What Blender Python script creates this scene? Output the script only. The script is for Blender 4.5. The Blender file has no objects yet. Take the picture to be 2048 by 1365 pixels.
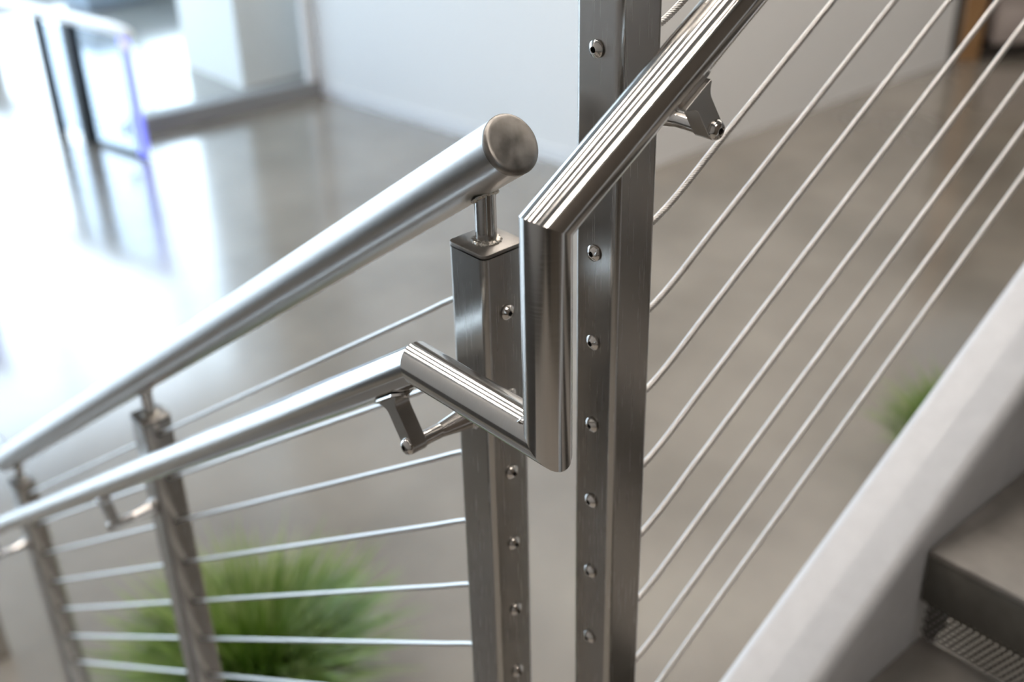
import bpy, bmesh, math, random
from mathutils import Vector, Matrix
random.seed(7)
SC = bpy.context.scene
COL = SC.collection

# ------------------------------------------------------------------ camera
FPX = 2362.12                        # focal length in pixels of the 2048 wide frame
PITCH, ROLL, PSI = 0.51802, 0.0267, 2.42081
CAM = Vector((0.74393, -0.62605, 0.44827))
fw = Vector((math.cos(PSI)*math.cos(PITCH), math.sin(PSI)*math.cos(PITCH), -math.sin(PITCH)))
rt = Vector((math.sin(PSI), -math.cos(PSI), 0)); dn = fw.cross(rt)
rr = math.cos(ROLL)*rt + math.sin(ROLL)*dn
dd = -math.sin(ROLL)*rt + math.cos(ROLL)*dn
cd = bpy.data.cameras.new('camera'); cam = bpy.data.objects.new('camera', cd); COL.objects.link(cam)
cd.sensor_width = 36; cd.lens = FPX/2048*36; cd.clip_start = 0.02; cd.clip_end = 200
cam.matrix_world = Matrix(((rr.x, -dd.x, -fw.x, CAM.x), (rr.y, -dd.y, -fw.y, CAM.y), (rr.z, -dd.z, -fw.z, CAM.z), (0, 0, 0, 1)))
cd.dof.use_dof = True; cd.dof.focus_distance = 0.97; cd.dof.aperture_fstop = 3.6
SC.camera = cam
# ------------------------------------------------------------------ world, exposure
SC.view_settings.view_transform = 'Standard'; SC.view_settings.look = 'None'
SC.view_settings.exposure = 0.12; SC.view_settings.gamma = 1.0; SC.view_settings.use_curve_mapping = False
SC.cycles.use_denoising = True
SC.cycles.max_bounces = 10; SC.cycles.diffuse_bounces = 4; SC.cycles.glossy_bounces = 5; SC.cycles.transparent_max_bounces = 12
SC.cycles.sample_clamp_indirect = 8
wd = bpy.data.worlds.new('overcast_sky'); SC.world = wd; wd.use_nodes = True
bg = wd.node_tree.nodes['Background']; bg.inputs[0].default_value = (0.68, 0.83, 1.0, 1); bg.inputs[1].default_value = 7.0
PANEL_STRENGTH = 8.5; LINE_STRENGTH = 76.0; LAMP_COLOR = (1.0, 0.92, 0.84)
ZF = -2.35                           # lobby floor; z = 0 is the cap of the lower railing's corner post
ZC = 3.3                             # ceiling
ZL = -0.987                          # landing

# ------------------------------------------------------------------ helpers
W = {}
def setw(o, m):
    W[o.name] = m.copy(); o.matrix_basis = m
def par(o, p):
    o.parent = p; o.matrix_parent_inverse = W[p.name].inverted(); o.matrix_basis = W[o.name]
def thing(name, label, cat, loc=(0, 0, 0), group=None):
    o = bpy.data.objects.new(name, None); COL.objects.link(o); o.empty_display_size = 0.1
    setw(o, Matrix.Translation(Vector(loc))); o['label'] = label; o['category'] = cat
    if group: o['group'] = group
    return o
def me(name, vs, fs, smooth=None):
    m = bpy.data.meshes.new(name); m.from_pydata([tuple(v) for v in vs], [], fs); m.validate(); 
    b = bmesh.new(); b.from_mesh(m); bmesh.ops.recalc_face_normals(b, faces=b.faces); b.to_mesh(m); b.free()
    if smooth is not None:
        for p in m.polygons: p.use_smooth = True
        m.set_sharp_from_angle(angle=math.radians(smooth))
    m.update(); return m
def link(name, mesh, mat, parent=None, M=None, label=None, kind=None, wn=False):
    o = bpy.data.objects.new(name, mesh); COL.objects.link(o)
    if mat and not mesh.materials: mesh.materials.append(mat)
    setw(o, M if M is not None else Matrix.Identity(4))
    if parent: par(o, parent)
    if label: o['label'] = label
    if kind: o['kind'] = kind
    if wn:
        md = o.modifiers.new('weighted_normals', 'WEIGHTED_NORMAL'); md.keep_sharp = True
    return o
def struct(name, mesh, mat, parent=None, M=None, wn=False):
    return link(name, mesh, mat, parent, M, None, None if parent else 'structure', wn)
def T(x, y, z): return Matrix.Translation(Vector((x, y, z)))
def frame(o, z, xh=(1, 0, 0)):
    z = Vector(z).normalized(); x = Vector(xh) - z*Vector(xh).dot(z); x.normalize(); y = z.cross(x)
    o = Vector(o)
    return Matrix(((x.x, y.x, z.x, o.x), (x.y, y.y, z.y, o.y), (x.z, y.z, z.z, o.z), (0, 0, 0, 1)))
def box_v(x0, x1, y0, y1, z0, z1):
    return [(x, y, z) for z in (z0, z1) for x, y in ((x0, y0), (x1, y0), (x1, y1), (x0, y1))]
BOXF = [(0, 3, 2, 1), (4, 5, 6, 7), (0, 1, 5, 4), (1, 2, 6, 5), (2, 3, 7, 6), (3, 0, 4, 7)]
def box(name, x0, x1, y0, y1, z0, z1, bev=0, seg=2):
    m = me(name, box_v(x0, x1, y0, y1, z0, z1), BOXF)
    if bev:
        b = bmesh.new(); b.from_mesh(m)
        bmesh.ops.bevel(b, geom=b.edges[:], offset=bev, segments=seg, affect='EDGES', profile=0.5)
        for f in b.faces: f.smooth = True
        b.to_mesh(m); b.free(); m.set_sharp_from_angle(angle=math.radians(40))
    return m
def prism(name, poly, h, bev=0, z0=0, smooth=None, top=False):         # polygon in xy extruded to z
    n = len(poly)
    vs = [(x, y, z0) for x, y in poly] + [(x, y, z0+h) for x, y in poly]
    fs = [tuple(range(n))[::-1], tuple(range(n, 2*n))] + [(i, (i+1) % n, n+(i+1) % n, n+i) for i in range(n)]
    m = me(name, vs, fs, smooth)
    if bev:
        b = bmesh.new(); b.from_mesh(m)
        es = [e for e in b.edges if abs(e.verts[0].co.z-e.verts[1].co.z) < 1e-7 and (not top or e.verts[0].co.z > z0+h/2)]
        bmesh.ops.bevel(b, geom=es, offset=bev, segments=2, affect='EDGES', profile=0.5)
        b.to_mesh(m); b.free()
        for p in m.polygons: p.use_smooth = True
        m.set_sharp_from_angle(angle=math.radians(smooth or 30))
    return m
def rsq(s, r, n=6):
    h = s/2 - r; out = []
    for cx, cy, a0 in ((h, h, 0), (-h, h, 90), (-h, -h, 180), (h, -h, 270)):
        for i in range(n+1):
            a = math.radians(a0 + 90*i/n); out.append((cx+r*math.cos(a), cy+r*math.sin(a)))
    return out
def lathe(name, prof, n=40, smooth=35):
    vs, fs = [], []; rings = []
    for r, z in prof:
        if r < 1e-7: vs.append((0, 0, z)); rings.append([len(vs)-1])
        else:
            rings.append([len(vs)+i for i in range(n)])
            vs += [(r*math.cos(2*math.pi*i/n), r*math.sin(2*math.pi*i/n), z) for i in range(n)]
    for a, b in zip(rings, rings[1:]):
        for i in range(n):
            j = (i+1) % n
            if len(a) == 1 and len(b) == 1: continue
            if len(a) == 1: fs.append((a[0], b[i], b[j]))
            elif len(b) == 1: fs.append((a[i], a[j], b[0]))
            else: fs.append((a[i], a[j], b[j], b[i]))
    return me(name, vs, fs, smooth)
def mitre_tube(name, mat, parent, p0, p1, n0, n1, r, n=72, label=None):
    """straight pipe from p0 to p1, each end cut by the plane with normal n0 / n1"""
    p0, p1 = Vector(p0), Vector(p1); d = (p1-p0).normalized(); mid = (p0+p1)/2
    M = frame(mid, d, (0, 0, 1) if abs(d.z) < .95 else (1, 0, 0)); Mi = M.inverted(); vs = []
    for pt, nn in ((p0, Vector(n0)), (p1, Vector(n1))):
        for i in range(n):
            a = 2*math.pi*i/n
            o = mid + M.to_3x3() @ Vector((r*math.cos(a), r*math.sin(a), 0))
            t = (pt-o).dot(nn)/d.dot(nn); vs.append(Mi @ (o + d*t))
    fs = [(i, (i+1) % n, n+(i+1) % n, n+i) for i in range(n)]
    return link(name, me(name, vs, fs, 180), mat, parent, M, label)
def rope(name, mat, parent, pts, r, lobes=6, pitch=0.034, step=0.0030, k=0.17, seg=4):
    """wire rope: a lobed section that twists along the polyline"""
    P = [Vector(p) for p in pts]; S = [0]
    for a, b in zip(P, P[1:]): S.append(S[-1]+(b-a).length)
    L = S[-1]; N = int(L/step); vs, fs = [], []; m = lobes*seg; j = 0
    for i in range(N+1):
        s = L*i/N
        while j < len(P)-2 and S[j+1] < s: j += 1
        u = (s-S[j])/(S[j+1]-S[j]); c = P[j].lerp(P[j+1], u); d = (P[j+1]-P[j]).normalized()
        x = Vector((0, 0, 1)).cross(d).normalized(); y = d.cross(x); tw = 2*math.pi*s/pitch
        for q in range(m):
            a = 2*math.pi*q/m; rad = r*(1-k+k*abs(math.cos(lobes*a/2)))
            vs.append(c + x*rad*math.cos(a+tw) + y*rad*math.sin(a+tw) - P[0])
    for i in range(N):
        for q in range(m):
            fs.append((i*m+q, i*m+(q+1) % m, (i+1)*m+(q+1) % m, (i+1)*m+q))
    return link(name, me(name, vs, fs, 180), mat, parent, Matrix.Translation(P[0]))

# ------------------------------------------------------------------ materials
def nt(name):
    m = bpy.data.materials.new(name); m.use_nodes = True; t = m.node_tree
    return m, t, t.nodes['Principled BSDF']
def simple(name, col, rough=0.5, metal=0.0, spec=0.5):
    m, t, b = nt(name); b.inputs['Base Color'].default_value = (*col, 1); b.inputs['Roughness'].default_value = rough
    b.inputs['Metallic'].default_value = metal; b.inputs['Specular IOR Level'].default_value = spec; return m
def mottled(name, c0, c1, scale=6, rough=0.6, bump=0.0, detail=6, fine=0):
    m, t, b = nt(name); L = t.links.new
    tc = t.nodes.new('ShaderNodeTexCoord'); n = t.nodes.new('ShaderNodeTexNoise')
    n.inputs['Scale'].default_value = scale; n.inputs['Detail'].default_value = detail; L(tc.outputs['Object'], n.inputs['Vector'])
    r = t.nodes.new('ShaderNodeValToRGB'); L(n.outputs['Fac'], r.inputs[0])
    r.color_ramp.elements[0].position = 0.33; r.color_ramp.elements[1].position = 0.68
    r.color_ramp.elements[0].color = (*c0, 1); r.color_ramp.elements[1].color = (*c1, 1)
    L(r.outputs[0], b.inputs['Base Color']); b.inputs['Roughness'].default_value = rough
    if bump:
        n2 = t.nodes.new('ShaderNodeTexNoise'); n2.inputs['Scale'].default_value = fine or scale*20; n2.inputs['Detail'].default_value = 4
        L(tc.outputs['Object'], n2.inputs['Vector'])
        bp = t.nodes.new('ShaderNodeBump'); bp.inputs['Strength'].default_value = bump; bp.inputs['Distance'].default_value = 0.002
        L(n2.outputs['Fac'], bp.inputs['Height']); L(bp.outputs[0], b.inputs['Normal'])
    return m, t, b
def steel(name, base, rough, scale, aniso=0.0, rot=0.0, var=0.10, cvar=0.12):
    """brushed stainless: scratches are noise stretched along the grain; they vary roughness and tint"""
    m, t, b = nt(name); L = t.links.new
    tc = t.nodes.new('ShaderNodeTexCoord'); mp = t.nodes.new('ShaderNodeMapping'); mp.inputs['Scale'].default_value = scale
    n = t.nodes.new('ShaderNodeTexNoise'); n.inputs['Scale'].default_value = 1; n.inputs['Detail'].default_value = 3
    L(tc.outputs['Object'], mp.inputs[0]); L(mp.outputs[0], n.inputs['Vector'])
    mr = t.nodes.new('ShaderNodeMapRange'); mr.inputs[1].default_value = 0.3; mr.inputs[2].default_value = 0.7
    mr.inputs[3].default_value = rough-var/2; mr.inputs[4].default_value = rough+var/2
    L(n.outputs['Fac'], mr.inputs[0]); L(mr.outputs[0], b.inputs['Roughness'])
    r = t.nodes.new('ShaderNodeValToRGB'); L(n.outputs['Fac'], r.inputs[0])
    r.color_ramp.elements[0].position = 0.3; r.color_ramp.elements[1].position = 0.7
    r.color_ramp.elements[0].color = (*[c*(1-cvar) for c in base], 1); r.color_ramp.elements[1].color = (*base, 1)
    L(r.outputs[0], b.inputs['Base Color']); b.inputs['Metallic'].default_value = 1.0
    if aniso:
        tg = t.nodes.new('ShaderNodeTangent'); tg.direction_type = 'RADIAL'; tg.axis = 'Z'; L(tg.outputs[0], b.inputs['Tangent'])
        b.inputs['Anisotropic'].default_value = aniso; b.inputs['Anisotropic Rotation'].default_value = rot
    return m
def emit(name, col, s):
    m, t, b = nt(name); b.inputs['Base Color'].default_value = (*col, 1)
    b.inputs['Emission Color'].default_value = (*col, 1); b.inputs['Emission Strength'].default_value = s; return m
def glass(name, tint=(0.96, 0.985, 0.98), ior=1.45, rough=0.0):
    m = bpy.data.materials.new(name); m.use_nodes = True; t = m.node_tree; t.nodes.clear(); L = t.links.new
    o = t.nodes.new('ShaderNodeOutputMaterial'); mx = t.nodes.new('ShaderNodeMixShader'); lw = t.nodes.new('ShaderNodeLayerWeight')
    lw.inputs[0].default_value = 0.5
    pw = t.nodes.new('ShaderNodeMath'); pw.operation = 'POWER'; pw.inputs[1].default_value = 5.0; L(lw.outputs['Facing'], pw.inputs[0])
    ad = t.nodes.new('ShaderNodeMath'); ad.operation = 'MULTIPLY_ADD'; ad.inputs[1].default_value = 0.95; ad.inputs[2].default_value = 0.045; L(pw.outputs[0], ad.inputs[0])
    tr = t.nodes.new('ShaderNodeBsdfTransparent'); tr.inputs[0].default_value = (*tint, 1)
    gl = t.nodes.new('ShaderNodeBsdfGlossy'); gl.inputs['Roughness'].default_value = rough
    L(ad.outputs[0], mx.inputs[0]); L(tr.outputs[0], mx.inputs[1]); L(gl.outputs[0], mx.inputs[2]); L(mx.outputs[0], o.inputs[0]); return m

M_POST = steel('brushed_steel_post', (0.50, 0.485, 0.465), 0.26, (1400, 1400, 12), 0.5, 0.0, 0.03, 0.03)
M_TUBE = steel('brushed_steel_tube', (0.62, 0.605, 0.585), 0.14, (30, 30, 1100), 0.5, 0.25, 0.04, 0.05)
M_GUARD = steel('brushed_steel_guard', (0.54, 0.53, 0.52), 0.30, (30, 30, 900), 0.4, 0.25, 0.05, 0.05)
M_SATIN = simple('satin_steel', (0.52, 0.505, 0.485), 0.27, 1.0)
M_BRIGHT = steel('polished_steel', (0.66, 0.63, 0.60), 0.13, (90, 90, 700), 0, 0, 0.05, 0.06)
M_CAP = steel('worn_steel_cap', (0.36, 0.335, 0.31), 0.36, (60, 60, 60), 0, 0, 0.16, 0.40)
M_WELD = steel('weld_steel', (0.60, 0.56, 0.50), 0.30, (600, 600, 600), 0, 0, 0.2, 0.3)
M_CABLE = steel('wire_rope_steel', (0.85, 0.825, 0.79), 0.34, (1500, 1500, 1500), 0, 0, 0.1, 0.3)
M_BLACK = simple('socket_black', (0.01, 0.01, 0.01), 0.6)
M_WALL = simple('white_paint', (0.80, 0.80, 0.79), 0.6, 0, 0.3)
M_BROWN = simple('brown_wall', (0.10, 0.078, 0.06), 0.6, 0, 0.3); M_GREYWALL = simple('unseen_wall_grey', (0.32, 0.315, 0.31), 0.7, 0, 0.2); M_DARKBAND = simple('unseen_band_dark', (0.06, 0.055, 0.05), 0.6, 0, 0.2)
M_CEIL = simple('ceiling_white', (0.34, 0.34, 0.335), 0.8, 0, 0.2)
M_TRIM = simple('kerb_grey', (0.27, 0.275, 0.28), 0.5)
M_FRAME = simple('window_frame_white', (0.78, 0.79, 0.80), 0.4)
M_STR = mottled('stringer_paint', (0.50, 0.505, 0.52), (0.54, 0.545, 0.56), 30, 0.38)[0]
M_TREAD = mottled('tread_concrete', (0.17, 0.155, 0.14), (0.24, 0.22, 0.20), 14, 0.6, 0.35, 8, 260)[0]
M_NOSE = mottled('tread_nose_shaded', (0.075, 0.070, 0.060), (0.095, 0.090, 0.078), 30, 0.7, 0.3, 6, 300)[0]  # shade of the upright front face put into its colour
M_LAND = mottled('landing_concrete', (0.27, 0.245, 0.215), (0.34, 0.312, 0.275), 9, 0.6, 0.3, 8, 240)[0]
M_PERF = simple('perforated_sheet', (0.06, 0.055, 0.05), 0.5, 0.3)
M_GLASS = glass('clear_glass')
M_GATEGLASS = glass('gate_glass', (0.78, 0.83, 0.88))
M_PAVE = simple('outdoor_paving', (0.55, 0.55, 0.54), 0.8)
M_WHITE = simple('gate_white', (0.85, 0.86, 0.88), 0.3)
M_GATEPOST = simple('gate_black', (0.015, 0.018, 0.022), 0.35)
M_WOOD = mottled('shelf_wood', (0.29, 0.16, 0.07), (0.38, 0.22, 0.10), 3, 0.45)[0]
M_DARK = simple('recess_shade', (0.025, 0.02, 0.016), 0.6)  # shade of recesses and gaps put into the colour
M_BOX = mottled('box_beige', (0.33, 0.28, 0.26), (0.42, 0.37, 0.34), 4, 0.6)[0]
M_BLUE = simple('lobby_blue_grey', (0.32, 0.39, 0.47), 0.5)
M_POT = mottled('planter_grey', (0.20, 0.20, 0.19), (0.26, 0.26, 0.25), 8, 0.7)[0]
M_LED = emit('purple_led', (0.22, 0.25, 0.95), 0.9); M_LEDLAMP = emit('violet_lamp', (0.55, 0.50, 0.95), 1.0)
M_LAMP = emit('panel_diffuser', LAMP_COLOR, PANEL_STRENGTH); M_LINE = emit('line_diffuser', LAMP_COLOR, LINE_STRENGTH)

# floor: polished concrete, mottled
M_FLOOR, t, b = mottled('polished_concrete', (0.165, 0.147, 0.124), (0.265, 0.238, 0.200), 1.2, 0.20, 0, 8)
b.inputs['Coat Weight'].default_value = 0.9; b.inputs['Coat Roughness'].default_value = 0.14; b.inputs['Coat IOR'].default_value = 1.6

# ------------------------------------------------------------------ setting
XW, XE, YS, YN = -11.5, 5.0, -6.0, 12.5
struct('floor', me('floor', [(XW, YS, ZF), (XE, YS, ZF), (XE, YN, ZF), (XW, YN, ZF)], [(0, 1, 2, 3)]), M_FLOOR)
struct('ceiling', me('ceiling', [(XW, YS, ZC), (XE, YS, ZC), (XE, YN, ZC), (XW, YN, ZC)], [(0, 3, 2, 1)]), M_CEIL)
struct('wall_east', box('wall_east', XE, XE+.2, YS-.2, YN+.2, ZF, ZC), M_BROWN)
struct('unseen_stair_wall', box('unseen_stair_wall', -4.2, XE, -2.3, -2.15, ZF, ZC), M_GREYWALL)  # unseen wall, added for the posts and handrail to reflect
struct('unseen_dark_band', box('unseen_dark_band', -4.2, XE, -2.15, -2.12, ZF, -.95), M_DARKBAND)  # unseen dark band, added to darken reflections low on the posts
struct('wall_south', box('wall_south', -7.6, XE, YS-.2, YS, ZF, ZC), M_WALL)
w3 = struct('added_window', box('added_window', XW, -7.6, YS-.05, YS+.05, ZF, ZF+.10), M_FRAME)  # unseen glazing, added to send daylight onto the left wall
for i in range(3): struct('mullion', box('mullion', -7.6-1.3*i-.06, -7.6-1.3*i, YS-.04, YS+.04, ZF, ZC), M_FRAME, w3)
struct('pane', me('pane', [(XW, YS, ZF), (-7.6, YS, ZF), (-7.6, YS, ZC), (XW, YS, ZC)], [(0, 1, 2, 3)]), M_GLASS, w3)
struct('wall_north', box('wall_north', XW-.2, XE, YN, YN+.2, ZF, ZC), M_WALL)
def poly_block(name, pts, z0, z1, mat):
    return struct(name, prism(name, pts, z1-z0, 0, z0), mat)
# white walls behind the stairs: left face runs to the convex corner, right face runs away from it
CR = (-3.995, 4.455)
poly_block('wall_left', [(-6.80, 4.115), CR, (CR[0]-.05, CR[1]+.16), (-6.80, 4.275)], ZF, ZC, M_WALL)
poly_block('wall_right', [CR, (-3.845, 8.10), (-4.0, 8.10), (CR[0]-.15, CR[1]+.05)], ZF, ZC, M_WALL)
poly_block('baseboard_left', [(-6.75, 4.108), (-4.001, 4.443), (-4.003, 4.455), (-6.75, 4.12)], ZF, ZF+.10, M_FRAME)
poly_block('trim_1', [(-6.76, 4.11), (-6.955, 2.72), (-7.10, 2.72), (-6.90, 4.13)], ZF, ZF+.115, M_TRIM)
# glazed bay on the kerb
w1 = struct('window_1', box('window_1', -.025, .025, -.035, .035, ZF+.115, ZC), M_FRAME, None, T(-6.815, 4.06, 0)); 
struct('pane', me('pane', [(-6.86, 4.04, ZF+.115), (-7.03, 2.73, ZF+.115), (-7.03, 2.73, ZC), (-6.86, 4.04, ZC)], [(0, 1, 2, 3)]), M_GLASS, w1)
struct('column', box('column', -8.25, -7.345, 3.775, 4.9, ZF, ZC), M_WALL)
# outer glazing at the far side of the lobby
w2 = struct('window_2', box('window_2', XW-.05, XW+.05, YS, YN, ZF, ZF+.10), M_FRAME)
for y in [YS+1.55*i for i in range(13)]:
    struct('mullion', box('mullion', XW-.04, XW+.04, y-.03, y+.03, ZF, 2.65), M_FRAME, w2)
struct('transom', box('transom', XW-.05, XW+.05, YS, YN, 2.65, 2.80), M_FRAME, w2)
struct('pane', me('pane', [(XW, YS, ZF), (XW, YN, ZF), (XW, YN, 2.7), (XW, YS, 2.7)], [(0, 1, 2, 3)]), M_GLASS, w2)
struct('wall_west', box('wall_west', XW-.2, XW, YS, YN, 2.8, ZC), M_WALL)
struct('paving_outside', me('paving_outside', [(XW-.2, -40, ZF-.05), (XW-.2, 40, ZF-.05), (-60, 40, ZF-.05), (-60, -40, ZF-.05)], [(0, 1, 2, 3)]), M_PAVE)
# landing the camera stands on
struct('landing', box('landing', -.02, 1.75, -1.75, .10, ZL-.20, ZL, .004), M_LAND)

# ------------------------------------------------------------------ ceiling lights
ROWS = (0.0, 2.4, 4.8, 7.2)
def lamps(name, xs, w, l, mat, label, group, rows=ROWS):
    m_h = box('lamp_housing', -w/2-.02, w/2+.02, -l/2-.02, l/2+.02, 0, .07, .004); m_d = box('lamp_diffuser', -w/2, w/2, -l/2, l/2, -.012, -.001)
    for x in xs:
        for y in rows:
            o = thing(name, label, 'light', (x, y, ZC-.075), group)
            link('lamp_housing', m_h, M_FRAME, o, T(x, y, ZC-.075)); link('diffuser', m_d, mat, o, T(x, y, ZC-.075))
NL = 'narrow linear ceiling light with warm white diffuser'; NP = 'wide rectangular ceiling panel light with white diffuser'
lamps('ceiling_light', (0.0,), .045, 1.9, M_LINE, NL, 'linear ceiling lights')
lamps('ceiling_light', (3.7,), .06, 1.9, M_LINE, NL, 'linear ceiling lights', (0.0,))
lamps('ceiling_light', (-2.95,), .22, .50, M_LINE, 'short ceiling light with warm white diffuser', 'short ceiling lights', (-1.35, -.1, 1.15, 2.4, 3.65, 5.4, 7.2))
lamps('ceiling_panel', (-1.35,), .50, 1.9, M_LAMP, NP, 'panel ceiling lights')
lamps('ceiling_panel', (1.0, 2.7), .38, 1.3, M_LAMP, NP, 'panel ceiling lights', (0.0, 7.2))  # far row added to brighten the shelving and right wall

# ------------------------------------------------------------------ railing geometry
S, RC = 0.0508, 0.0065
LP, DZ = 0.86968, 0.08993
TH1, TH2 = 0.60136, 0.5600
t1, t2 = math.tan(TH1), math.tan(TH2)
X2, Y2 = 0.0920, 0.07066
B0, B1, E0, E1 = -0.06418, 0.00306, -0.0255, -0.04394
prof = rsq(S, RC)
m_end = lathe('cable_end', [(0.0024, -.001), (0.0025, .0048), (0.0030, .0052), (0.0070, .0027), (0.0075, .0020), (0.0075, .0012), (0.0062, .0008), (0.0062, -.004)], 40, 25)
m_sock = lathe('socket', [(0, .0005), (0.0025, .0005), (0.0025, .0034)], 6, 20)
m_grom = lathe('grommet', [(0.0050, .0004), (0.0056, .0014), (0.0064, .0010), (0.0066, 0)], 24, 40)
m_hole = lathe('hole', [(0, .0013), (0.0050, .0013), (0.0054, .0004)], 20, 40)
m_weld = None
def weld_mesh(r, w, seed, n=48):
    rnd = random.Random(seed); vs, fs = [], []; k = 7
    for i in range(n):
        a = 2*math.pi*i/n; ph = math.sin(i*1.9)*.16 + rnd.uniform(-.10, .10)
        ww = w*(1+ph)
        for q in range(k):
            b = math.pi*q/(k-1)*0.5
            vs.append(((r+ww*math.cos(b))*math.cos(a), (r+ww*math.cos(b))*math.sin(a), ww*math.sin(b)*.75))
    for i in range(n):
        for q in range(k-1):
            j = (i+1) % n; fs.append((i*k+q, j*k+q, j*k+q+1, i*k+q+1))
    return me('weld', vs, fs, 60)
M_W = weld_mesh(0.0098, 0.0042, 1); M_W2 = weld_mesh(0.0098, 0.0035, 5)
m_cap = prism('post_cap', rsq(S+.0002, RC), .0034, .0011, -.0034, 30, True)
m_stub = lathe('rail_stub', [(0.0098, -.002), (0.0098, .052)], 40)

def make_post(parent, x, y, ztop, zbot, zs, face, style, label=None):
    """square post; face = outward direction of the face that carries the cable ends"""
    h = ztop-zbot
    p = link('post', prism('post', prof, h-.0032, 0, -h/2-.0016, 40), M_POST, parent, T(x, y, (ztop+zbot)/2), label, wn=True)
    for z in zs:
        M = frame((x+face[0]*S/2, y+face[1]*S/2, z), (face[0], face[1], 0), (0, 0, 1))
        if style == 'end':
            o = link('cable_end', m_end, M_BRIGHT, p, M); s = link('socket', m_sock, M_BLACK, p, M)
        else:
            o = link('grommet', m_grom, M_SATIN, p, M); s = link('cable_hole', m_hole, M_BLACK, p, M)
    return p

# lower railing: four posts going down to the left, top rail, seven cables
G0 = 0.0750; RG = 0.0272
low = thing('stair_railing', 'lower stair railing with thick capped top rail and plain sloping cables', 'railing', (0, 0, ZL))
for k in range(4):
    zt = -t1*LP*min(k, 2) - (0 if k < 3 else 0)
    x = -LP*min(k, 2.95)
    if k == 0:
        p = make_post(low, 0, 0, 0, -.93, [B0-DZ*i for i in range(9)], (1, 0), 'end')
    elif k < 3:
        p = make_post(low, x, 0, zt, zt-1.0, [E1-DZ*i-t1*LP*k+S/2*t1 for i in range(9)], (1, 0), 'through')
    else:
        p = make_post(low, x, 0, zt, ZF, [zt+B0-DZ*i for i in range(9)], (1, 0), 'through')
    link('post_cap', m_cap, M_CAP, p, T(x, 0, zt))
    link('rail_stub', m_stub, M_TUBE, p, T(x, 0, zt))
    link('weld', M_W, M_WELD, p, T(x, 0, zt-.0002))
d1 = Vector((-math.cos(TH1), 0, -math.sin(TH1)))
gA = Vector((0.0366, 0, G0+0.0366*t1)); gB = Vector((-2.10*LP, 0, G0-2.10*LP*t1)); gC = gB+Vector((-1.2, 0, 0))
nb = (d1+Vector((-1, 0, 0))).normalized()
tube = mitre_tube('top_rail', M_GUARD, low, gA, gB, d1, nb, RG)
mitre_tube('top_rail', M_GUARD, low, gB, gC, nb, (1, 0, 0), RG)
cap = lathe('end_cap', [(RG, -.003), (RG+.0001, .0006), (RG-.0012, .0022), (RG-.0026, .0030), (RG*.8, .0033), (RG*.4, .0034), (0, .0034)], 72, 60)
link('end_cap', cap, M_CAP, tube, frame(gA, -d1, (0, 1, 0)), 'dull worn steel end cap')
for k in range(3):                                           # weld under the rail at each stub
    x = -LP*k; z = G0 + x*t1 - RG/math.cos(TH1)
    link('weld', M_W2, M_WELD, tube, frame((x, 0, z+.0012), (d1.z, 0, -d1.x) if False else (math.sin(TH1)*1.0, 0, -math.cos(TH1)), (0, 1, 0)))
def herm(p0, m0, p1, m1, n=14):
    out = []
    for i in range(n+1):
        t = i/n; a = 2*t**3-3*t*t+1; b = t**3-2*t*t+t; c = -2*t**3+3*t*t; d = t**3-t*t
        out.append(p0*a+m0*b+p1*c+m1*d)
    return out
xs, ys = -S/2+.004, -0.105; l = abs(ys-xs); xe = -2*LP          # all cables of a flight have one shape: one mesh, copied
pts = herm(Vector((xs, 0, B0)), Vector((-l*.8, 0, -l*.8*.28)), Vector((ys, 0, E1+ys*t1)), Vector((-l, 0, -l*t1))) + [Vector((xe, 0, E1+xe*t1))]
first = rope('cable', M_CABLE, low, pts, 0.0030, 6, .030, .0016, .16, 4)
for k in range(1, 9):
    link('cable', first.data, M_CABLE, low, T(0, 0, -DZ*k) @ W[first.name])

# upper railing: one tall post at the inner corner, braided cables going up to the right
upr = thing('stair_railing', 'upper stair railing with tall square corner post and bright braided cables', 'railing', (X2, Y2, ZL))
make_post(upr, X2, Y2, 0.62, -.93, [B1-DZ*i for i in range(-6, 8)], (0, -1), 'end')
yE = 1.70
ya, yb = Y2+S/2-.004, Y2+.135; l = yb-ya
pts = herm(Vector((X2, ya, B1)), Vector((0, l*.9, 0)), Vector((X2, yb, E0+(yb-Y2)*t2)), Vector((0, l, l*t2))) + [Vector((X2, yE, E0+(yE-Y2)*t2))]
first = rope('cable', M_CABLE, upr, pts, 0.0033, 6, .018, .0009, .26, 4)
for k in range(-6, 8):
    if k: link('cable', first.data, M_CABLE, upr, T(0, 0, -DZ*k) @ W[first.name])
zp = 0.62+(yE-Y2)*t2
make_post(upr, X2, yE+S/2-.004, zp, zp-1.55, [], (0, -1), 'end')
dU = Vector((0, math.cos(TH2), math.sin(TH2)))
gu0 = Vector((X2, Y2-.04, .70)); mitre_tube('top_rail', M_GUARD, upr, gu0, gu0+dU*2.1, dU, dU, RG)
link('rail_stub', m_stub, M_TUBE, upr, T(X2, Y2, .62+.03)); link('post_cap', m_cap, M_CAP, upr, T(X2, Y2, .62))

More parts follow.
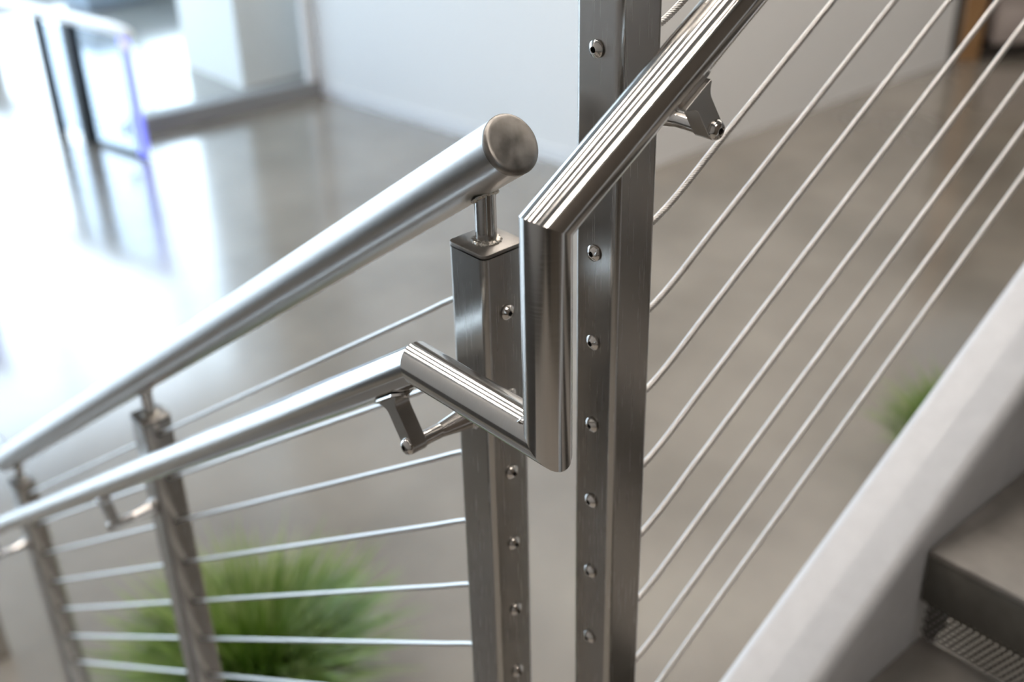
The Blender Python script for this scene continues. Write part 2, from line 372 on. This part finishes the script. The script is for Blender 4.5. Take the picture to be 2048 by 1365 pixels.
# ------------------------------------------------------------------ handrail with its brackets
RH = 0.0193; OY = -0.095; VX = 0.1793; ZH = -0.0850
hand = thing('handrail', 'stainless round handrail stepping from the lower flight up to the upper flight', 'handrail', (VX, OY, ZL))
ZLR = -0.0942                                                 # z of the sloping lower part at x = 0
xk = (ZH-ZLR)/t1
pK = Vector((xk, OY, ZH)); pJ = Vector((VX, OY, ZH)); ZU = 0.1010; pU = Vector((VX, OY, ZU))
pE = pU + dU*2.3
pL = Vector((-2.25*LP, OY, ZLR-2.25*LP*t1)); pM = pL+Vector((-1.0, 0, 0))
X = Vector((1, 0, 0)); Z = Vector((0, 0, 1))
mitre_tube('rail_tube', M_TUBE, hand, pM, pL, X, (X-d1).normalized(), RH)
mitre_tube('rail_tube', M_TUBE, hand, pL, pK, (X-d1).normalized(), (X-d1).normalized(), RH)
mitre_tube('rail_tube', M_TUBE, hand, pK, pJ, (X-d1).normalized(), (X+Z).normalized(), RH)
mitre_tube('rail_tube', M_TUBE, hand, pJ, pU, (X+Z).normalized(), (Z+dU).normalized(), RH)
mitre_tube('rail_tube', M_TUBE, hand, pU, pE, (Z+dU).normalized(), dU, RH)
link('weld', weld_mesh(.0085, .0016, 9), M_WELD, hand, frame((VX-RH*.90, OY-.006, ZH+RH*.98), (-1, -.25, 1), (0, 1, 0)))

def bracket(post_face, out, axis_u, perp, dist, la=0.0790, soff=0.0):
    """arm grows from the post along `out`; strap climbs along `perp` to a saddle under the pipe running along axis_u"""
    o = Vector(post_face); out = Vector(out); u = Vector(axis_u).normalized(); v = Vector(perp).normalized()
    br = link('bracket', lathe('bracket_arm', [(0, -.001), (.0145, -.001), (.0145, .0035), (.0135, .0045), (.0118, .0048), (.0118, .0075), (.0122, .0080), (.0118, .0086), (.0072, .0400), (.0070, .0415), (.0072, .0425), (.0072, la-.012)], 48, 22), M_BRIGHT, hand, frame(o, out, u))
    # strap: profile in (u, v), thickness along out
    w = 0.0085; R = dist-RH; pr = []
    for i in range(9):
        a = math.pi+math.pi*i/8; pr.append((w*math.cos(a), w*math.sin(a)))
    n = 8
    for i in range(n+1):                                       # right flare
        a = i/n; pr.append((w+.006*a**2.2, R-.014+.012*a))
    pr.append((w+.006, R+.0004)); pr.append((-w-.010, R+.0004))
    for i in range(n+1):
        a = 1-i/n; pr.append((-w-.010*a**2.2, R-.014+.012*a))
    Ms = Matrix(((u.x, v.x, out.x, 0), (u.y, v.y, out.y, 0), (u.z, v.z, out.z, 0), (0, 0, 0, 1)))
    if Ms.to_3x3().determinant() < 0:
        u = -u; pr = [(-a, b) for a, b in pr][::-1]
        Ms = Matrix(((u.x, v.x, out.x, 0), (u.y, v.y, out.y, 0), (u.z, v.z, out.z, 0), (0, 0, 0, 1)))
    M0 = Matrix.Translation(o+out*(la-.0165)) @ Ms
    link('strap', prism('strap', pr, .0165, .0006, 0, 35), M_SATIN, br, M0, wn=True)
    # saddle: thin curved plate hugging the pipe
    vs, fs = [], []; ns = 12; hl = .027; hw = .0118; e = 10
    for sgn in (0, 1):
        for i in range(ns+1):
            for q in range(e+1):
                uu = -hl + 2*hl*i/ns; zc = (la-.00825) + 0
                wl = hw*math.sqrt(max(0.0, 1-(max(0, abs(uu)-(hl-hw))/hw)**2)); wl = max(wl, .002)
                ss = wl*(-1+2*q/e); rr_ = RH+.0004+(.0026 if sgn == 0 else 0)
                an = ss/RH
                vs.append((uu, dist-rr_*math.cos(an), .00825+soff+rr_*math.sin(an)))
    m = (ns+1)*(e+1)
    for i in range(ns):
        for q in range(e):
            a = i*(e+1)+q; fs.append((a, a+1, a+e+2, a+e+1)); fs.append((m+a, m+a+e+1, m+a+e+2, m+a+1))
    for i in range(ns):
        for q in (0, e):
            a = i*(e+1)+q; fs.append((a, a+e+1, m+a+e+1, m+a))
    for q in range(e):
        for i in (0, ns):
            a = i*(e+1)+q; fs.append((a, a+1, m+a+1, m+a))
    link('saddle', me('saddle', vs, fs, 40), M_BRIGHT, br, M0)
    for su in (-.0205, .0205):
        Mx = M0 @ frame((su, dist-RH-.0028, .00825+soff), (0, -1, 0), (1, 0, 0))
        link('saddle_screw', lathe('saddle_screw', [(.0038, -.001), (.0038, .0012), (.0030, .0024), (.0015, .0029), (0, .0030)], 20, 50), M_BRIGHT, br, Mx)
    Mt = frame(o+out*la, out, u)
    link('screw', lathe('button_screw', [(.0084, -.0008), (.0086, .0002), (.0082, .0016), (.0070, .0034), (.0052, .0046), (.0031, .0051), (.0027, .0051), (.0025, .0026), (0, .0026)], 40, 40), M_BRIGHT, br, Mt)
    link('screw_socket', lathe('hex_socket', [(0, .0027), (.0026, .0027), (.0027, .0050)], 6, 20), M_DARK, br, Mt)
    return br
pv1 = Vector((-math.sin(TH1), 0, math.cos(TH1)))
ZA = -0.176
dist1 = (ZLR-ZA)*math.cos(TH1)
for k in range(3):
    bracket((-LP*k, -S/2, ZA-LP*k*t1), (0, -1, 0), (math.cos(TH1), 0, math.sin(TH1)), pv1, dist1)
    if k:
        link('bracket_nut', lathe('dome_nut', [(.0075, -.001), (.0075, .003), (.006, .006), (.003, .008), (0, .0085)], 24, 50), M_BRIGHT, hand, frame((-LP*k, S/2, ZA-LP*k*t1), (0, 1, 0)))
pv2 = Vector((0, -math.sin(TH2), math.cos(TH2)))
zaxis_at = ZU + (Y2-OY)*t2
ZB = 0.1345
bracket((X2+S/2, Y2, ZB), (1, 0, 0), dU, pv2, (zaxis_at-ZB)*math.cos(TH2), .0785, VX-(X2+S/2)-(.0785-.00825))

# ------------------------------------------------------------------ staircases
RISE, GO = 0.178, 0.295
NY, NZ = 0.653, -0.637                                        # nose of the tread in view
def stringer(name, parent, x0, x1, pA, pB, depth, r=0.018, rel=None):
    """rounded hollow section between two (y, z) points of its top face"""
    cx = (x0+x1)/2; a = Vector((cx, pA[0], pA[1])); b = Vector((cx, pB[0], pB[1])); d = (b-a).normalized(); L = (b-a).length
    v = Vector((0, -d.z, d.y)); w = x1-x0; dp = depth*d.y
    out = []
    for px, py, a0 in ((w/2-r, -r, 0), (-w/2+r, -r, 90), (-w/2+r, -dp+r, 180), (w/2-r, -dp+r, 270)):
        for i in range(9):
            an = math.radians(a0+90*i/8); out.append((px+r*math.cos(an), py+r*math.sin(an)))
    M = Matrix(((1, 0, 0, a.x), (0, v.y, d.y, a.y), (0, v.z, d.z, a.z), (0, 0, 0, 1)))
    if M.to_3x3().determinant() < 0:
        out = [(-x, y) for x, y in out]; M = Matrix(((-1, 0, 0, a.x), (0, v.y, d.y, a.y), (0, v.z, d.z, a.z), (0, 0, 0, 1)))
    return M, prism('stringer', out, L, 0, 0, 40)
up = thing('staircase', 'upper stairs with pale grey steel stringer and thick concrete treads', 'staircase', (.7, .2, ZL))
SZ = lambda y: -0.7678 + (y-.352)*0.582
M, m = stringer('stringer', up, .037, .157, (-.02, SZ(-.02)), (3.2, SZ(3.2)), .34)
link('stringer', m, M_STR, up, M, wn=True)
M, m = stringer('stringer', up, 1.383, 1.503, (.06, SZ(.06)), (3.2, SZ(3.2)), .34)
link('stringer', m, M_STR, up, M, wn=True)
TX0, TX1 = 0.1605, 1.380
m_top = box('tread', TX0, TX1, 0, GO+.026, -.012, 0, .0015)
m_nose = box('tread_nose', TX0, TX1, .0006, .018, -.092, -.0125, .002)
def perf():
    x0, x1, z0, z1 = TX0, TX1, -RISE-.004, -.070; a = .0100; hrow = a*math.sqrt(3)/2; R = a/math.sqrt(3); rh = .0027
    vs, fs = [], []; row = 0; z = z1-hrow/2
    while z > z0+hrow/2:
        x = x0+a/2+(a/2 if row % 2 else 0)
        while x < x1-a/2:
            i0 = len(vs)
            for q in range(6):
                an = math.radians(30+60*q); vs.append((x+R*math.cos(an), .022, z+R*math.sin(an)))
            for q in range(6):
                an = math.radians(30+60*q); vs.append((x+rh*math.cos(an), .022, z+rh*math.sin(an)))
            for q in range(6):
                fs.append((i0+q, i0+(q+1) % 6, i0+6+(q+1) % 6, i0+6+q))
            x += a
        z -= hrow; row += 1
    return me('perforated_riser', vs, fs)
m_perf = perf()
for k in range(-1, 8):
    M = T(0, NY+GO*k, NZ+RISE*k)
    tr = link('tread', m_top, M_TREAD, up, M); link('tread_nose', m_nose, M_NOSE, tr, M, 'front edge of the tread, coloured dark for shade')
    link('riser_screen', m_perf, M_PERF, tr, M, 'perforated metal riser sheet', 'stuff')
# lower flight, going down to the left from the landing
lo = thing('staircase', 'lower stairs going down beside the lower cable railing', 'staircase', (-.9, -.6, ZF))
def lower_stringer(y0, y1):
    cy = (y0+y1)/2; a = Vector((0.0, cy, ZL-.02)); b = Vector((-2.05, cy, ZL-.02-2.05*t1)); d = (b-a).normalized()
    v = Vector((d.z, 0, -d.x)); w = y1-y0; r = .018; dp = .26; out = []
    for px, py, a0 in ((w/2-r, -r, 0), (-w/2+r, -r, 90), (-w/2+r, -dp+r, 180), (w/2-r, -dp+r, 270)):
        for i in range(6):
            an = math.radians(a0+90*i/5); out.append((px+r*math.cos(an), py+r*math.sin(an)))
    xx = v.cross(d)
    M = Matrix(((xx.x, v.x, d.x, a.x), (xx.y, v.y, d.y, a.y), (xx.z, v.z, d.z, a.z), (0, 0, 0, 1)))
    link('stringer', prism('stringer', out, (b-a).length, 0, 0, 40), M_STR, lo, M, wn=True)
lower_stringer(-.06, .06); lower_stringer(-1.40, -1.28)
M_LTREAD = mottled('lower_tread_shaded', (0.10, 0.09, 0.08), (0.15, 0.138, 0.125), 14, 0.6, 0.35, 8, 260)[0]  # tread concrete darkened so the posts mirror a shaded flight
m_lt = box('tread', -GO-.01, 0, -1.277, -.063, -.012, 0, .0015); m_ln = box('tread_nose', -.034, -.0006, -1.277, -.063, -.09, -.0125, .002)
for k in range(1, 8):
    M = T(-.02-.26*(k-1), 0, ZL-.178*k)
    tr = link('tread', m_lt, M_LTREAD, lo, M); link('tread_nose', m_ln, M_NOSE, tr, T(-.02-.26*(k-1)-GO+.02, 0, ZL-.178*k))

# ------------------------------------------------------------------ grass plants
def grass_mat(name, lo_c, hi_c, tip):
    m, t, b = nt(name); L = t.links.new
    at = t.nodes.new('ShaderNodeAttribute'); at.attribute_name = 'tone'
    r = t.nodes.new('ShaderNodeValToRGB'); L(at.outputs['Fac'], r.inputs[0])
    r.color_ramp.elements[0].color = (*lo_c, 1); r.color_ramp.elements[1].color = (*tip, 1)
    e = r.color_ramp.elements.new(.55); e.color = (*hi_c, 1)
    L(r.outputs[0], b.inputs['Base Color']); b.inputs['Roughness'].default_value = .5
    b.inputs['Subsurface Weight'].default_value = 0.0
    return m
M_GRASS = grass_mat('grass_blades', (0.018, 0.055, 0.004), (0.085, 0.17, 0.012), (0.27, 0.33, 0.12))
def grass(loc, n, hh, spread, label, seed, pot=(.20, .24)):
    rnd = random.Random(seed); x, y = loc; rp, hp = pot
    o = thing('potted_grass', label, 'plant', (x, y, ZF), 'ornamental grass clumps on the floor')
    link('planter', lathe('planter', [(0, 0), (rp*.86, 0), (rp*.88, .01), (rp, hp-.01), (rp*.99, hp), (rp*.93, hp), (rp*.92, hp-.03), (0, hp-.035)], 40, 40), M_POT, o, T(x, y, ZF))
    vs, fs, tone = [], [], []
    for i in range(n):
        a = rnd.uniform(0, 2*math.pi); r0 = rp*.8*math.sqrt(rnd.random()); h = hh*rnd.uniform(.65, 1.1); out = spread*rnd.uniform(.15, 1.0)*(.5+.5*r0/(rp*.8))
        a2 = a+rnd.uniform(-.7, .7); w = rnd.uniform(.004, .009); tn = rnd.uniform(0, .6)*rnd.random(); ns = 6
        i0 = len(vs); droop = rnd.uniform(.2, 1.0)
        for s in range(ns+1):
            u = s/ns; rad = out*u**1.6; z = h*(u-.38*droop*u**2.6)
            px, py = r0*math.cos(a)+rad*math.cos(a2), r0*math.sin(a)+rad*math.sin(a2)
            ww = w*(1-u**2)*1.0+.0004
            vs += [(px-ww*math.sin(a2), py+ww*math.cos(a2), hp-.03+z), (px+ww*math.sin(a2), py-ww*math.cos(a2), hp-.03+z)]
            tone += [min(1, tn+.62*u)]*2
        for s in range(ns):
            q = i0+2*s; fs.append((q, q+1, q+3, q+2))
    m = bpy.data.meshes.new('grass_blades'); m.from_pydata(vs, [], fs); at = m.attributes.new('tone', 'FLOAT', 'POINT')
    at.data.foreach_set('value', tone)
    for p in m.polygons: p.use_smooth = True
    link('grass_blades', m, M_GRASS, o, T(x, y, ZF), None, 'stuff')
grass((-1.75, .51), 2400, .38, .45, 'bushy green grass clump on the floor behind the lower cables', 3, (.17, .10))
grass((-.88, 3.05), 1200, .36, .34, 'small green grass clump half hidden behind the grey stringer', 5, (.14, .10))

# ------------------------------------------------------------------ glass gates
def gate(p0, p1, label, curve=1):
    """swing gate leaf from p0 (hinge side) to p1 (free edge), with white top rail and purple edge light"""
    p0, p1 = Vector((*p0, ZF)), Vector((*p1, ZF)); d = (p1-p0).normalized(); L = (p1-p0).length; n = Vector((-d.y, d.x, 0))
    o = thing('glass_gate', label, 'gate', p0)
    M = Matrix(((d.x, n.x, 0, p0.x), (d.y, n.y, 0, p0.y), (0, 0, 1, ZF), (0, 0, 0, 1)))
    link('glass_panel', box('glass_panel', .03, L-.02, -.006, .006, .03, .82, .003), M_GATEGLASS, o, M)
    link('hinge_post', box('hinge_post', -.045, .045, -.04, .04, 0, .84, .008), M_GATEPOST, o, M)
    link('rear_post', box('rear_post', -.37, -.31, -.03, .03, 0, .84, .008), M_GATEPOST, o, M)
    link('glass_panel', box('glass_panel', -.325, -.03, -.006, .006, .05, .80, .003), M_GATEGLASS, o, M)
    link('edge_light', box('edge_light', L-.078, L+.010, -.014, .014, .02, .83, .004), M_LED, o, M, 'glowing purple edge strip')
    link('bottom_rail', box('bottom_rail', .02, L, -.011, .011, .005, .032, .004), M_GATEPOST, o, M)
    lamp = lathe('indicator_lamp', [(0, .010), (.025, .008), (.036, 0), (.036, -.006)], 24, 40)
    link('indicator_lamp', lamp, M_LEDLAMP, o, M @ frame((L-.02, -.018, .775), (0, -1, 0)), 'round purple lamp')
    link('latch', box('latch', L*.68, L*.68+.025, -.014, .014, .14, .22, .003), M_TRIM, o, M)
    pts = []; nn = 20
    vs, fs = [], []; k = 12
    for i in range(nn+1):
        u = i/nn; x = -1.0+u*(1.0+L+.02); zc = .865-.0*u - .02*max(0, (u-.85)/.15)**2
        e = 1.0 if .04 < u < .96 else .75
        for q in range(k):
            a = 2*math.pi*q/k; vs.append((x, .055*e*math.cos(a), zc+.035*e*math.sin(a)))
    for i in range(nn):
        for q in range(k): fs.append((i*k+q, i*k+(q+1) % k, (i+1)*k+(q+1) % k, (i+1)*k+q))
    fs += [tuple(range(k))[::-1], tuple(range(nn*k, nn*k+k))]
    link('top_rail', me('top_rail', vs, fs, 50), M_WHITE, o, M)
gate((-7.07, 2.395), (-6.457, 2.517), 'glass gate with white top rail and glowing purple edge by the kerb')
gate((-6.55, 1.05), (-5.97, 1.16), 'second glass gate at the left picture edge, mostly cut off')
# lobby bench behind the glazing
o = thing('lobby_bench', 'blue grey bench with white top behind the glazing', 'bench', (-10.9, 4.9, ZF))
link('bench_body', box('bench_body', -11.2, -10.6, 4.0, 5.9, ZF, ZF+.36, .02), M_BLUE, o)
link('bench_top', box('bench_top', -11.24, -10.56, 3.95, 5.95, ZF+.36, ZF+.42, .015), M_WHITE, o)
o = thing('lobby_counter', 'low white counter far behind the gates', 'counter', (-9.8, 2.2, ZF))
link('counter_body', box('counter_body', -10.4, -9.6, 1.0, 2.75, ZF, ZF+.40, .02), M_WHITE, o)
link('counter_top', box('counter_top', -10.45, -9.52, .95, 2.85, ZF+.40, ZF+.46, .02), M_WHITE, o)

# ------------------------------------------------------------------ wooden shelving beyond the right wall
bc = thing('bookcase', 'brown wooden shelving unit with dark interior at the far right', 'shelving', (-3.4, 8.6, ZF))
ax = Vector((.19, .27, 0)).normalized(); ay = Vector((-ax.y, ax.x, 0))
Mb = Matrix(((ax.x, ay.x, 0, -3.79), (ax.y, ay.y, 0, 8.14), (0, 0, 1, ZF), (0, 0, 0, 1)))
link('side_panel', box('side_panel', 0, .17, 0, .45, 0, 2.4, .004), M_WOOD, bc, Mb)
link('side_panel', box('side_panel', 1.5, 1.67, 0, .45, 0, 2.4, .004), M_WOOD, bc, Mb)
link('back_panel', box('back_panel', .17, 1.5, .43, .45, 0, 2.4), M_DARK, bc, Mb)
for z in (0.03, .62, 1.2, 1.8, 2.37):
    link('shelf', box('shelf', .17, 1.5, .02, .43, z, z+.03, .003), M_WOOD if z > .1 else M_DARK, bc, Mb)  # bottom shelf takes the recess's shade colour instead of wood
for x, w, h in ((.30, .42, .40), (.80, .45, .36)):
    o = thing('storage_box', 'beige storage box on the bottom shelf, %s' % ('beside the wooden side panel' if x < .5 else 'farther from the white wall'), 'box', tuple(Mb @ Vector((x, .2, .06))), 'boxes on the shelving')
    Mx = Mb @ T(x, .06, .10)
    link('box_body', box('box_body', 0, w, 0, .32, 0, h-.08, .012), M_BOX, o, Mx)
    link('lid', box('lid', -.01, w+.01, -.01, .33, h-.08, h, .012), M_BOX, o, Mx)
link('shadow_strip', box('shadow_strip', 0, .05, 0, .05, 0, ZC-ZF), M_DARK, None, T(-3.86, 8.09, ZF), None, 'structure').name = 'wall_end_shadow'  # dark strip standing for the shadow between wall end and shelving
